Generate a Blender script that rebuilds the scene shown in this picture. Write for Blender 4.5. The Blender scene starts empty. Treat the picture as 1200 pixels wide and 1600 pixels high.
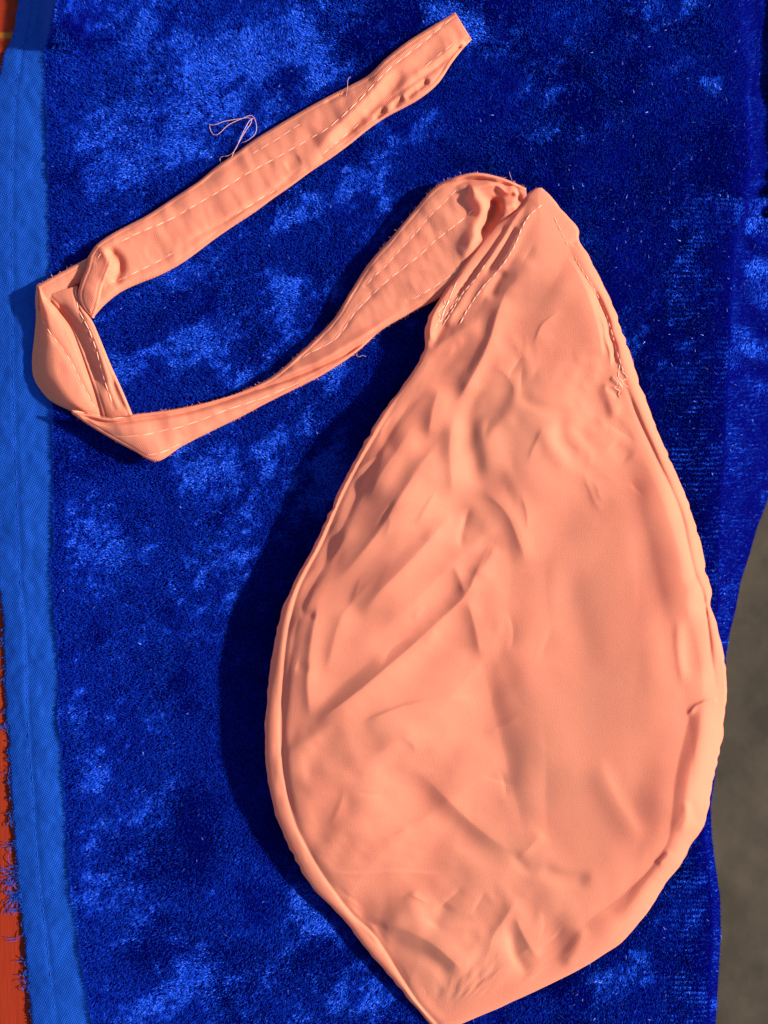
import bpy, math, random
import numpy as np
from mathutils import Vector, Matrix
from mathutils.bvhtree import BVHTree

random.seed(7)
rng = np.random.default_rng(11)
scene = bpy.context.scene
COL = scene.collection
rad = math.radians

# ------------------------------------------------------------------ camera
S = 0.00035                 # metres of table top per photo pixel
D = 0.45                    # camera height above the cloth
cam_d = bpy.data.cameras.new('camera')
cam = bpy.data.objects.new('camera', cam_d)
COL.objects.link(cam)
cam.location = (0, 0, D)
cam.rotation_euler = (0, 0, 0)
cam_d.sensor_fit = 'VERTICAL'
cam_d.sensor_height = 24.0
cam_d.lens = 24.0 * D / (1600 * S)
cam_d.clip_start = 0.01
cam_d.clip_end = 60
cam_d.dof.use_dof = True
cam_d.dof.focus_distance = D - 0.012
cam_d.dof.aperture_fstop = cam_d.lens / 3.2
scene.camera = cam

# ------------------------------------------------------------------ light
SUN_EL, SUN_AZ = 27.5, 4.0           # azimuth counter-clockwise from +x
world = bpy.data.worlds.new('World')
scene.world = world
world.use_nodes = True
wn = world.node_tree
for n in list(wn.nodes):
    wn.nodes.remove(n)
sky = wn.nodes.new('ShaderNodeTexSky')
sky.sky_type = 'NISHITA'
sky.sun_disc = False
sky.sun_elevation = rad(SUN_EL)
sky.sun_rotation = rad(90 - SUN_AZ)
bg = wn.nodes.new('ShaderNodeBackground')
bg.inputs['Strength'].default_value = 0.085
wo = wn.nodes.new('ShaderNodeOutputWorld')
wn.links.new(sky.outputs[0], bg.inputs[0])
wn.links.new(bg.outputs[0], wo.inputs[0])
sun_d = bpy.data.lights.new('sun', 'SUN')
sun_d.energy = 4.6
sun_d.angle = rad(2.0)
sun_d.color = (1.0, 0.91, 0.78)
sun = bpy.data.objects.new('sun', sun_d)
COL.objects.link(sun)
e, a = rad(SUN_EL), rad(SUN_AZ)
sdir = Vector((math.cos(e) * math.cos(a), math.cos(e) * math.sin(a), math.sin(e)))
sun.location = sdir * 3
sun.rotation_euler = sdir.to_track_quat('Z', 'Y').to_euler()
scene.view_settings.view_transform = 'Standard'
scene.view_settings.look = 'None'
scene.view_settings.exposure = 1.27
scene.view_settings.gamma = 1.0


# ------------------------------------------------------------------ helpers
def P(px, py, h):
    """plan position (photo pixels) + height (pixels) -> metres"""
    px, py, h = np.broadcast_arrays(np.asarray(px, float), np.asarray(py, float), np.asarray(h, float))
    z = h * S
    k = S * (D - z) / D
    return np.stack([(px - 600) * k, (800 - py) * k, z], -1)


def obj(name, me, parent=None):
    o = bpy.data.objects.new(name, me)
    COL.objects.link(o)
    if parent is not None:
        o.parent = parent
    return o


def thing(name, label, cat, loc=(0, 0, 0)):
    o = bpy.data.objects.new(name, None)
    COL.objects.link(o)
    o.empty_display_size = 0.02
    o['label'] = label
    o['category'] = cat
    return o


ALLV, ALLF = [], []                     # for dropping stitches and threads onto the cloth


def mesh(name, v, f, mat, normals=None, smooth=True, land=False):
    v = np.ascontiguousarray(v, dtype=np.float32).reshape(-1, 3)
    f = np.ascontiguousarray(f, dtype=np.int32)
    k = f.shape[1]
    me = bpy.data.meshes.new(name)
    me.vertices.add(len(v))
    me.vertices.foreach_set('co', v.ravel())
    me.loops.add(f.size)
    me.loops.foreach_set('vertex_index', f.ravel())
    me.polygons.add(len(f))
    me.polygons.foreach_set('loop_start', np.arange(0, f.size, k, dtype=np.int32))
    me.polygons.foreach_set('loop_total', np.full(len(f), k, dtype=np.int32))
    me.polygons.foreach_set('use_smooth', np.full(len(f), smooth))
    me.update(calc_edges=True)
    me.materials.append(mat)
    if normals is not None:
        me.normals_split_custom_set_from_vertices(np.asarray(normals, np.float32).reshape(-1, 3))
    if land:
        off = sum(len(x) for x in ALLV)
        ALLV.append(v)
        ALLF.append(f + off)
    return me


def grid_faces(n, m, off=0, flip=False):
    i = np.arange(n - 1)[:, None] * m + np.arange(m - 1)[None, :] + off
    q = np.stack([i, i + 1, i + m + 1, i + m], -1).reshape(-1, 4)
    return q[:, ::-1] if flip else q


def grid_normals(g):
    du = np.gradient(g, axis=0)
    dv = np.gradient(g, axis=1)
    n = np.cross(du, dv)
    n /= np.linalg.norm(n, axis=-1, keepdims=True) + 1e-12
    if n[..., 2].mean() < 0:
        n = -n
    return n


def spline(pts, n, m=10):
    """Catmull-Rom through pts, n samples evenly by arc length"""
    p = np.asarray(pts, float)
    q = np.vstack([2 * p[0] - p[1], p, 2 * p[-1] - p[-2]])
    t = np.linspace(0, 1, m, endpoint=False)[:, None]
    out = []
    for i in range(1, len(q) - 2):
        a0, a1, a2, a3 = q[i - 1], q[i], q[i + 1], q[i + 2]
        out.append(0.5 * ((2 * a1) + (-a0 + a2) * t + (2 * a0 - 5 * a1 + 4 * a2 - a3) * t ** 2
                          + (-a0 + 3 * a1 - 3 * a2 + a3) * t ** 3))
    out.append(p[-1:])
    out = np.vstack(out)
    L = np.r_[0, np.cumsum(np.linalg.norm(np.diff(out[:, :2], axis=0), axis=1) + 1e-9)]
    s = np.linspace(0, L[-1], n)
    return np.stack([np.interp(s, L, out[:, k]) for k in range(out.shape[1])], -1)


def smooth01(x):
    x = np.clip(x, 0, 1)
    return x * x * (3 - 2 * x)


# raster of the table plan, 2 photo pixels per cell
X0, X1, Y0, Y1, ST = -120, 1340, -260, 1860, 2
GX = np.arange(X0, X1 + 1, ST)
GY = np.arange(Y0, Y1 + 1, ST)
XX, YY = np.meshgrid(GX, GY)


def bil(R, px, py):
    x = np.clip((np.asarray(px, float) - X0) / ST, 0, R.shape[1] - 1.001)
    y = np.clip((np.asarray(py, float) - Y0) / ST, 0, R.shape[0] - 1.001)
    i, j = x.astype(int), y.astype(int)
    u, w = x - i, y - j
    return (R[j, i] * (1 - u) * (1 - w) + R[j, i + 1] * u * (1 - w)
            + R[j + 1, i] * (1 - u) * w + R[j + 1, i + 1] * u * w)


def noise(lam, seed, ax=1.0, ay=1.0, ang=0.0):
    """smooth random field, unit variance, wavelength about lam pixels"""
    r = np.random.default_rng(seed).standard_normal(XX.shape)
    qy = np.fft.fftfreq(XX.shape[0], ST)[:, None]
    qx = np.fft.fftfreq(XX.shape[1], ST)[None, :]
    ca, sa = math.cos(rad(ang)), math.sin(rad(ang))
    fx = (qx * ca + qy * sa) * ax
    fy = (-qx * sa + qy * ca) * ay
    k = np.sqrt(fx * fx + fy * fy) * lam
    w = np.exp(-(k * 1.1) ** 2)
    z = np.fft.ifft2(np.fft.fft2(r) * w).real
    return z / z.std()


def near(pts, reach):
    """signed distance / arc position to a polyline, in the part of the raster within reach"""
    p = np.asarray(pts, float)
    if len(p) > 2:
        p = spline(p, max(8, int(len(p) * 5)))
    i0 = max(0, int((p[:, 0].min() - reach - X0) // ST)); i1 = min(len(GX), int((p[:, 0].max() + reach - X0) // ST) + 2)
    j0 = max(0, int((p[:, 1].min() - reach - Y0) // ST)); j1 = min(len(GY), int((p[:, 1].max() + reach - Y0) // ST) + 2)
    sl = (slice(j0, j1), slice(i0, i1))
    x, y = XX[sl], YY[sl]
    best = np.full(x.shape, 1e9); sgn = np.ones(x.shape); arc = np.zeros(x.shape)
    Ls = np.linalg.norm(np.diff(p, axis=0), axis=1)
    tot = Ls.sum(); acc = 0
    for k in range(len(p) - 1):
        ex, ey = (p[k + 1] - p[k]) / (Ls[k] + 1e-9)
        qx, qy = x - p[k, 0], y - p[k, 1]
        t = np.clip(qx * ex + qy * ey, 0, Ls[k])
        d = np.hypot(qx - t * ex, qy - t * ey)
        c = ex * qy - ey * qx
        b = d < best
        best[b] = d[b]; sgn[b] = np.sign(c)[b]; arc[b] = ((acc + t) / tot)[b]
        acc += Ls[k]
    return sl, best, sgn, arc


def stroke(H, pts, amp, wl, wr=None, p=2.0, t0=0.25, t1=0.25):
    """ridge (amp > 0) or groove along pts; wl: width to the left of a line drawn downwards, wr: to its right"""
    wr = wl if wr is None else wr
    sl, d, s, arc = near(pts, 3.2 * max(wl, wr))
    w = np.where(s > 0, wl, wr)
    f = np.exp(-(d / w) ** p)
    g = np.ones_like(f)
    if t0 > 0: g = g * smooth01(arc / t0)
    if t1 > 0: g = g * smooth01((1 - arc) / t1)
    H[sl] += amp * f * g


def lerp_y(pts, y):
    p = np.asarray(pts, float)
    return np.interp(y, p[:, 1], p[:, 0])


# ------------------------------------------------------------------ materials
def new_mat(name):
    m = bpy.data.materials.new(name)
    m.use_nodes = True
    nt = m.node_tree
    for n in list(nt.nodes):
        nt.nodes.remove(n)
    out = nt.nodes.new('ShaderNodeOutputMaterial')
    return m, nt, out


def nd(nt, t, **kw):
    n = nt.nodes.new(t)
    for k, v in kw.items():
        if k.startswith('i_'):
            n.inputs[k[2:].replace('_', ' ')].default_value = v
        else:
            setattr(n, k, v)
    return n


def cotton(name, base, transl, weave=True, alt=None):
    m, nt, out = new_mat(name)
    L = nt.links.new
    geo = nd(nt, 'ShaderNodeTexCoord')
    n1 = nd(nt, 'ShaderNodeTexNoise', i_Scale=38.0, i_Detail=4.0)
    L(geo.outputs['Object'], n1.inputs['Vector'])
    n2 = nd(nt, 'ShaderNodeTexNoise', i_Scale=1500.0, i_Detail=2.0)
    L(geo.outputs['Object'], n2.inputs['Vector'])
    mx = nd(nt, 'ShaderNodeMixRGB', blend_type='MIX')
    mx.inputs[1].default_value = (*base, 1)
    mx.inputs[2].default_value = (*(alt or [c * 0.9 for c in base]), 1)
    L(n1.outputs[0], mx.inputs[0])
    mul = nd(nt, 'ShaderNodeMixRGB', blend_type='MULTIPLY')
    mul.inputs[0].default_value = 0.22
    L(mx.outputs[0], mul.inputs[1])
    L(n2.outputs[0], mul.inputs[2])
    # twill lines and slubs as fine relief
    mp = nd(nt, 'ShaderNodeMapping')
    mp.inputs['Rotation'].default_value = (0, 0, rad(38))
    L(geo.outputs['Object'], mp.inputs['Vector'])
    wv = nd(nt, 'ShaderNodeTexWave', i_Scale=330.0, i_Distortion=1.6, i_Detail=1.0)
    wv.inputs['Detail Scale'].default_value = 3.0
    L(mp.outputs[0], wv.inputs['Vector'])
    b1 = nd(nt, 'ShaderNodeBump', i_Strength=0.42, i_Distance=0.0003)
    L(wv.outputs['Fac'], b1.inputs['Height'])
    n3 = nd(nt, 'ShaderNodeTexNoise', i_Scale=260.0, i_Detail=5.0, i_Roughness=0.6)
    L(geo.outputs['Object'], n3.inputs['Vector'])
    b2 = nd(nt, 'ShaderNodeBump', i_Strength=0.10, i_Distance=0.0006)
    L(n3.outputs[0], b2.inputs['Height'])
    L(b1.outputs[0], b2.inputs['Normal'])
    pr = nd(nt, 'ShaderNodeBsdfPrincipled', i_Roughness=0.85)
    pr.inputs['Specular IOR Level'].default_value = 0.10
    pr.inputs['Sheen Weight'].default_value = 0.15
    pr.inputs['Sheen Roughness'].default_value = 0.4
    pr.inputs['Sheen Tint'].default_value = (1.0, 0.75, 0.6, 1)
    L(mul.outputs[0], pr.inputs['Base Color'])
    L(b2.outputs[0], pr.inputs['Normal'])
    tr = nd(nt, 'ShaderNodeBsdfTranslucent')
    tc = nd(nt, 'ShaderNodeMixRGB', blend_type='MULTIPLY')
    tc.inputs[0].default_value = 1.0
    tc.inputs[2].default_value = (1.0, 0.80, 0.64, 1)
    L(mul.outputs[0], tc.inputs[1])
    L(tc.outputs[0], tr.inputs['Color'])
    L(b2.outputs[0], tr.inputs['Normal'])
    ms = nd(nt, 'ShaderNodeMixShader')
    ms.inputs[0].default_value = transl
    L(pr.outputs[0], ms.inputs[1]); L(tr.outputs[0], ms.inputs[2])
    L(ms.outputs[0], out.inputs[0])
    return m


def plain(name, base, rough=0.8, noise_scale=None, alt=None, bump=None):
    m, nt, out = new_mat(name)
    L = nt.links.new
    pr = nd(nt, 'ShaderNodeBsdfPrincipled', i_Roughness=rough)
    pr.inputs['Base Color'].default_value = (*base, 1)
    pr.inputs['Specular IOR Level'].default_value = 0.15
    if noise_scale:
        tc = nd(nt, 'ShaderNodeTexCoord')
        nz = nd(nt, 'ShaderNodeTexNoise', i_Scale=noise_scale, i_Detail=6.0, i_Roughness=0.6)
        L(tc.outputs['Object'], nz.inputs['Vector'])
        rp = nd(nt, 'ShaderNodeMapRange')
        rp.inputs[1].default_value = 0.35; rp.inputs[2].default_value = 0.65
        L(nz.outputs[0], rp.inputs[0])
        mx = nd(nt, 'ShaderNodeMixRGB')
        mx.inputs[1].default_value = (*base, 1); mx.inputs[2].default_value = (*alt, 1)
        L(rp.outputs[0], mx.inputs[0]); L(mx.outputs[0], pr.inputs['Base Color'])
        if bump:
            b = nd(nt, 'ShaderNodeBump', i_Strength=bump[0], i_Distance=bump[1])
            L(nz.outputs[0], b.inputs['Height']); L(b.outputs[0], pr.inputs['Normal'])
    L(pr.outputs[0], out.inputs[0])
    return m


PEACH = cotton('peach_cotton', (0.88, 0.335, 0.202), 0.42, alt=(0.87, 0.270, 0.172))
THREAD = plain('cream_thread', (0.88, 0.46, 0.32), 0.55)
PINK_THREAD = plain('pink_thread', (0.46, 0.24, 0.26), 0.6)


def velvet_base():
    m, nt, out = new_mat('velvet_ground')
    L = nt.links.new
    tc = nd(nt, 'ShaderNodeTexCoord')
    nz = nd(nt, 'ShaderNodeTexNoise', i_Scale=900.0, i_Detail=3.0)
    L(tc.outputs['Object'], nz.inputs['Vector'])
    mx = nd(nt, 'ShaderNodeMixRGB')
    mx.inputs[1].default_value = (0.0008, 0.0008, 0.045, 1)
    mx.inputs[2].default_value = (0.0008, 0.0008, 0.07, 1)
    L(nz.outputs[0], mx.inputs[0])
    pr = nd(nt, 'ShaderNodeBsdfPrincipled', i_Roughness=0.7)
    pr.inputs['Specular IOR Level'].default_value = 0.0
    L(mx.outputs[0], pr.inputs['Base Color'])
    b = nd(nt, 'ShaderNodeBump', i_Strength=0.8, i_Distance=0.0006)
    L(nz.outputs[0], b.inputs['Height']); L(b.outputs[0], pr.inputs['Normal'])
    L(pr.outputs[0], out.inputs[0])
    return m


def velvet_fibre(name='velvet_pile', dif=(0.0012, 0.0006, 0.112, 1), glo=(0.003, 0.050, 0.38, 1), ro=0.66):
    m, nt, out = new_mat(name)
    L = nt.links.new
    df = nd(nt, 'ShaderNodeBsdfDiffuse')
    df.inputs['Color'].default_value = dif
    gl = nd(nt, 'ShaderNodeBsdfGlossy', i_Roughness=ro)
    gl.inputs['Color'].default_value = glo
    g2 = nd(nt, 'ShaderNodeBsdfGlossy', i_Roughness=0.36)
    g2.inputs['Color'].default_value = (0.004, 0.007, 0.022, 1)
    tl = nd(nt, 'ShaderNodeBsdfTranslucent')
    tl.inputs['Color'].default_value = (0.0006, 0.0006, 0.045, 1)
    a1 = nd(nt, 'ShaderNodeAddShader'); a2 = nd(nt, 'ShaderNodeAddShader'); a3 = nd(nt, 'ShaderNodeAddShader')
    L(df.outputs[0], a1.inputs[0]); L(gl.outputs[0], a1.inputs[1])
    L(a1.outputs[0], a2.inputs[0]); L(g2.outputs[0], a2.inputs[1])
    L(a2.outputs[0], a3.inputs[0]); L(tl.outputs[0], a3.inputs[1])
    L(a3.outputs[0], out.inputs[0])
    return m


def woven_blue():
    m, nt, out = new_mat('woven_blue')
    L = nt.links.new
    tc = nd(nt, 'ShaderNodeTexCoord')
    def wave(rot, scale, dist):
        mp = nd(nt, 'ShaderNodeMapping')
        mp.inputs['Rotation'].default_value = (0, 0, rot)
        L(tc.outputs['Object'], mp.inputs['Vector'])
        w = nd(nt, 'ShaderNodeTexWave', i_Scale=scale, i_Distortion=dist, i_Detail=1.5)
        w.inputs['Detail Scale'].default_value = 1.5
        L(mp.outputs[0], w.inputs['Vector'])
        return w
    w1 = wave(rad(28), 290, 2.0)
    w2 = wave(rad(-62), 290, 2.0)
    ad = nd(nt, 'ShaderNodeMath', operation='MULTIPLY')
    L(w1.outputs['Fac'], ad.inputs[0]); L(w2.outputs['Fac'], ad.inputs[1])
    mx = nd(nt, 'ShaderNodeMixRGB')
    mx.inputs[1].default_value = (0.003, 0.032, 0.24, 1)
    mx.inputs[2].default_value = (0.009, 0.080, 0.40, 1)
    L(ad.outputs[0], mx.inputs[0])
    pr = nd(nt, 'ShaderNodeBsdfPrincipled', i_Roughness=0.6)
    pr.inputs['Specular IOR Level'].default_value = 0.04
    L(mx.outputs[0], pr.inputs['Base Color'])
    b = nd(nt, 'ShaderNodeBump', i_Strength=0.6, i_Distance=0.0005)
    L(ad.outputs[0], b.inputs['Height']); L(b.outputs[0], pr.inputs['Normal'])
    L(pr.outputs[0], out.inputs[0])
    return m


def red_cloth_mat():
    m, nt, out = new_mat('red_cloth')
    L = nt.links.new
    tc = nd(nt, 'ShaderNodeTexCoord')
    sp = nd(nt, 'ShaderNodeSeparateXYZ')
    L(tc.outputs['Object'], sp.inputs[0])
    # woven gold stripe across the cloth
    dy = nd(nt, 'ShaderNodeMath', operation='SUBTRACT'); dy.inputs[1].default_value = (800 - 45) * S
    L(sp.outputs['Y'], dy.inputs[0])
    ab = nd(nt, 'ShaderNodeMath', operation='ABSOLUTE'); L(dy.outputs[0], ab.inputs[0])
    rg = nd(nt, 'ShaderNodeMapRange')
    rg.inputs[1].default_value = 3.0 * S; rg.inputs[2].default_value = 6.0 * S
    rg.inputs[3].default_value = 0.85; rg.inputs[4].default_value = 0.0
    L(ab.outputs[0], rg.inputs[0])
    mp = nd(nt, 'ShaderNodeMapping'); mp.inputs['Scale'].default_value = (1.0, 0.06, 1.0)
    L(tc.outputs['Object'], mp.inputs[0])
    nz = nd(nt, 'ShaderNodeTexNoise', i_Scale=900.0, i_Detail=3.0)
    L(mp.outputs[0], nz.inputs['Vector'])
    mx = nd(nt, 'ShaderNodeMixRGB')
    mx.inputs[1].default_value = (0.17, 0.012, 0.004, 1); mx.inputs[2].default_value = (0.23, 0.023, 0.006, 1)
    L(nz.outputs[0], mx.inputs[0])
    m2 = nd(nt, 'ShaderNodeMixRGB'); m2.inputs[2].default_value = (0.28, 0.10, 0.012, 1)
    L(rg.outputs[0], m2.inputs[0]); L(mx.outputs[0], m2.inputs[1])
    pr = nd(nt, 'ShaderNodeBsdfPrincipled', i_Roughness=0.75)
    pr.inputs['Specular IOR Level'].default_value = 0.08
    L(m2.outputs[0], pr.inputs['Base Color'])
    b = nd(nt, 'ShaderNodeBump', i_Strength=0.4, i_Distance=0.0004)
    L(nz.outputs[0], b.inputs['Height']); L(b.outputs[0], pr.inputs['Normal'])
    L(pr.outputs[0], out.inputs[0])
    return m


VGLINT = velvet_fibre('velvet_glint', (0.008, 0.008, 0.06, 1), (0.011, 0.018, 0.075, 1), 0.45)  # greyer gloss for the fibres added as sparkle
VBASE, VPILE, WOVEN, RED = velvet_base(), velvet_fibre(), woven_blue(), red_cloth_mat()
BLUE_THREAD = plain('blue_thread', (0.004, 0.045, 0.30), 0.8)
CONCRETE = plain('concrete', (0.056, 0.042, 0.029), 0.9, 13.0, (0.030, 0.023, 0.016), (0.25, 0.01))
WOOD = plain('table_wood', (0.16, 0.08, 0.035), 0.55, 9.0, (0.10, 0.05, 0.02), (0.1, 0.002))

# ------------------------------------------------------------------ floor, table, red cloth
FLOOR_Z = -0.74
v = np.array([[-8, -8, FLOOR_Z], [8, -8, FLOOR_Z], [8, 8, FLOOR_Z], [-8, 8, FLOOR_Z]])
fl = obj('floor', mesh('floor', v, np.array([[0, 1, 2, 3]]), CONCRETE, smooth=False))
fl['kind'] = 'structure'


def box(x0, x1, y0, y1, z0, z1):
    v = np.array([[x, y, z] for z in (z0, z1) for y in (y0, y1) for x in (x0, x1)], float)
    f = np.array([[0, 2, 3, 1], [4, 5, 7, 6], [0, 1, 5, 4], [2, 6, 7, 3], [0, 4, 6, 2], [1, 3, 7, 5]])
    return v, f


TX0, TX1, TY0, TY1 = -0.52, 0.150, -0.42, 0.42
table = thing('table', 'dark wooden table hidden under the red and blue cloths', 'table')
obj('table_top', mesh('table_top', *box(TX0, TX1, TY0, TY1, -0.035, -0.0072), WOOD, smooth=False), table)
for lx in (TX0 + .04, TX1 - .09):
    for ly in (TY0 + .04, TY1 - .09):
        obj('leg', mesh('leg', *box(lx, lx + .05, ly, ly + .05, FLOOR_Z, -0.035), WOOD, smooth=False), table)

nx, ny = 150, 120
gx, gy = np.meshgrid(np.linspace(TX0 - .01, TX1 - 0.01, nx), np.linspace(TY0 - .01, TY1 + .01, ny))
gz = -0.0058 + 0.0007 * np.sin(gx * 55 + 2 * np.sin(gy * 17)) * np.sin(gy * 23 + 1)
rg = np.stack([gx, gy, gz], -1)
drop = rg[:, :1].copy(); drop[..., 2] = -0.16; drop[..., 0] -= 0.012
rg = np.concatenate([drop, rg], 1)
red = obj('red_tablecloth', mesh('red_tablecloth', rg, grid_faces(ny, nx + 1), RED, land=True))
red['label'] = 'orange red tablecloth with a gold stripe under the frayed blue edge'
red['category'] = 'tablecloth'

# ------------------------------------------------------------------ blue velvet cloth
STRIP_L = [(-18, -260), (24, -20), (28, 0), (25, 30), (20, 55), (8, 80), (3, 100), (-4, 130), (-14, 180), (-22, 300), (-20, 600),
           (-10, 820), (0, 920), (5, 980), (8, 1030), (9, 1100), (13, 1170), (19, 1240), (22, 1300), (27, 1350), (33, 1420),
           (40, 1480), (45, 1540), (49, 1600), (60, 1860)]
STRIP_R = [(95, -260), (93, -20), (88, 0), (80, 40), (72, 80), (72, 130), (75, 180), (78, 300), (80, 420), (81, 560), (84, 680),
           (84, 760), (86, 850), (80, 880), (84, 920), (91, 1000), (93, 1060), (93, 1120), (98, 1180), (102, 1240), (104, 1290),
           (108, 1340), (114, 1400), (123, 1450), (129, 1500), (136, 1550), (146, 1600), (170, 1860)]
CREST = [(1150, -260), (1158, 0), (1161, 50), (1169, 90), (1171, 115), (1166, 150), (1172, 190), (1172, 260), (1168, 300), (1150, 380),
         (1144, 460), (1140, 560), (1136, 640), (1133, 720), (1128, 780), (1124, 900), (1120, 1000), (1110, 1150), (1099, 1262),
         (1101, 1307), (1106, 1347), (1114, 1403), (1115, 1460), (1111, 1530), (1107, 1600), (1100, 1860)]
EDGE = [(1300, -260), (1300, 0), (1290, 400), (1250, 640), (1200, 780), (1182, 827), (1170, 870), (1157, 910), (1150, 950), (1140, 990),
        (1134, 1027), (1126, 1150), (1110, 1262), (1112, 1307), (1117, 1347), (1125, 1403), (1126, 1460), (1122, 1530),
        (1118, 1600), (1110, 1860)]

crest = lerp_y(CREST, YY)
edge = np.maximum(lerp_y(EDGE, YY), crest + 8)
VH = 2.2 * noise(170, 3) + 1.0 * noise(60, 4) - 2.0
stroke(VH, [(150, 60), (420, 40), (760, 50), (1060, 40)], 4, 60)
stroke(VH, [(1090, 150), (960, 190), (760, 330)], 3, 40)
VH *= smooth01((1150 - XX) / 120) * smooth01((XX - 60) / 80)
# bump added to the velvet so that shade falls on the start of the woven margin
stroke(VH, [(98, -150), (92, 10), (86, 62), (80, 84)], 40, 14, 45, p=2.0, t0=0.1, t1=0.22)
# roll over the table edge and the hanging part
u = (XX - (crest - 40)) / 40
VH -= 9 * np.clip(u, 0, 1) ** 2.2
q = np.clip((XX - crest) / (edge - crest), 0, 1)
depth = np.interp(YY, [-260, 0, 300, 700, 1000, 1150, 1260, 1860], [330, 330, 300, 420, 330, 120, 60, 60])
lip = np.interp(YY, [-260, 250, 330, 420, 700, 1860], [70, 70, 40, 6, 0, 0])
fold = (24 * np.sin((XX * 0.55 - YY) / 13.0 + 1.5 * np.sin(YY / 37)) * np.interp(YY, [200, 300, 560, 640], [0.0, 1, 1, 0])
        + 16 * noise(90, 9) * np.interp(YY, [-260, 600, 800], [1, 1, 0.1]))
VH -= np.where(XX > crest, depth * q ** 0.85 + lip * smooth01((XX - crest) / 6) - fold * smooth01(q * 4), 0)
stroke(VH, [(1192, 285), (1190, 320), (1196, 352)], -55, 13, 18)
stroke(VH, [(1215, 285), (1190, 290), (1172, 305)], 26, 6, 8)
VH += 150 * np.exp(-((XX - 1246) / 26.0) ** 2) * smooth01((330 - YY) / 50)      # unseen fold added beyond the edge to shade the hanging part
stroke(VH, [(1182, -60), (1190, 40), (1180, 120), (1190, 210)], 14, 7, 9)

velvet = thing('velvet_cloth', 'royal blue crushed velvet cloth with a plain woven margin, hanging over the table edge', 'cloth')

ys = np.arange(Y0, Y1 + 1, 4.0)
n = len(ys)
sl, sr = lerp_y(STRIP_L, ys), lerp_y(STRIP_R, ys)
er = np.maximum(lerp_y(EDGE, ys), lerp_y(CREST, ys) + 8)
tcol = np.r_[np.linspace(0, 0.9, 210, endpoint=False), np.linspace(0.9, 1, 60)]
px = sr[:, None] + (er - sr)[:, None] * tcol[None]
py = np.repeat(ys[:, None], px.shape[1], 1)
g = P(px, py, bil(VH, px, py) - 1.0)
sk = []
for k in range(1, 7):                      # the part hanging down out of sight
    w = g[:, -1:].copy(); w[..., 2] -= 0.03 * k; w[..., 0] -= 0.0006 * k
    sk.append(w)
g2 = np.concatenate([g] + sk, 1)
obj('velvet_panel', mesh('velvet_panel', g2, grid_faces(*g2.shape[:2], flip=True), VBASE, land=True), velvet)

# woven margin along the left
m_ = 26
ysd = np.arange(Y0, Y1 + 1, 3.0)
sld = lerp_y(STRIP_L, ysd) + 1.3 * np.interp(ysd, np.arange(Y0, Y1 + 20, 9), rng.standard_normal(len(np.arange(Y0, Y1 + 20, 9))))
srd = lerp_y(STRIP_R, ysd) + 3
tt = np.linspace(0, 1, m_)
px = sld[:, None] + (srd - sld)[:, None] * tt
py = np.repeat(ysd[:, None], m_, 1)
hz = bil(VH, px, py) * 0.9 - 4.0 - 7.0 * (1 - tt)[None] ** 3 + 0.9 * bil(noise(50, 21), px, py) + 0.45 * bil(noise(14, 22), px, py)
seam = np.abs(px - (px[:, :1] + 0.40 * (px[:, -1:] - px[:, :1])))
hz -= 1.3 * np.exp(-(seam / 3.0) ** 2)
gs = P(px, py, hz)
ru = P(px[:, :1], py[:, :1], hz[:, :1] - 3)
gs2 = np.concatenate([ru, gs], 1)
obj('woven_margin', mesh('woven_margin', gs2, grid_faces(*gs2.shape[:2], flip=True), WOVEN, land=True), velvet)

# frayed threads along the cut edge
def tube(pts, r, sides=5):
    p = np.asarray(pts, float)
    t = np.gradient(p, axis=0); t /= np.linalg.norm(t, axis=1, keepdims=True) + 1e-12
    up = np.array([0.13, 0.21, 0.97])
    s_ = np.cross(t, up); s_ /= np.linalg.norm(s_, axis=1, keepdims=True) + 1e-9
    w_ = np.cross(s_, t)
    an = np.linspace(0, 2 * math.pi, sides, endpoint=False)
    rr = np.full(len(p), r); rr[0] *= .5; rr[-1] *= .5
    v = p[:, None] + rr[:, None, None] * (np.cos(an)[None, :, None] * s_[:, None] + np.sin(an)[None, :, None] * w_[:, None])
    i = np.arange(len(p) - 1)[:, None] * sides
    j = np.arange(sides)[None]
    k = (j + 1) % sides
    f = np.stack([i + j, i + k, i + k + sides, i + j + sides], -1).reshape(-1, 4)
    return v.reshape(-1, 3), f


def join(parts):
    V, F, o = [], [], 0
    for v, f in parts:
        V.append(v); F.append(f + o); o += len(v)
    return np.vstack(V), np.vstack(F)


fr = []
def fray(px, py, length, ang, curl, h0=-9, r=0.00016):
    k = 9
    x, y, a_ = px, py, ang
    pts = []
    for i in range(k):
        pts.append(P(x, y, h0 - 3.0 * min(1, i / 3) + 1.2 * math.sin(i * 1.3)))
        x += length / k * math.cos(a_); y += length / k * math.sin(a_)
        a_ += curl / k + rng.normal(0, 0.22)
    fr.append(tube(pts, r))
for y in np.arange(0, 1640, 5.5):
    x = float(lerp_y(STRIP_L, y))
    if rng.random() < 0.8:
        fray(x + 3, y + rng.normal(0, 2), rng.uniform(4, 11), math.pi + rng.normal(0, .5), rng.normal(0, 1.2))
for (cy, nn, ln) in ((1005, 8, 16), (1055, 10, 18), (1130, 14, 20), (1180, 5, 16), (1215, 6, 20), (1235, 6, 18), (1275, 9, 24), (1322, 7, 32),
                     (1362, 22, 40), (1398, 20, 44), (1420, 10, 42), (1512, 8, 26), (1530, 8, 22)):
    for i in range(nn):
        y = cy + rng.normal(0, 7)
        fray(float(lerp_y(STRIP_L, y)) + 3, y, ln * rng.uniform(.4, 1.15), math.pi - 0.25 + rng.normal(0, .35), rng.normal(0, 1.7))
fray(39, 1455, 42, math.pi - 0.9, 1.0); fray(38, 1457, 40, math.pi - 0.8, 0.9)
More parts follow.
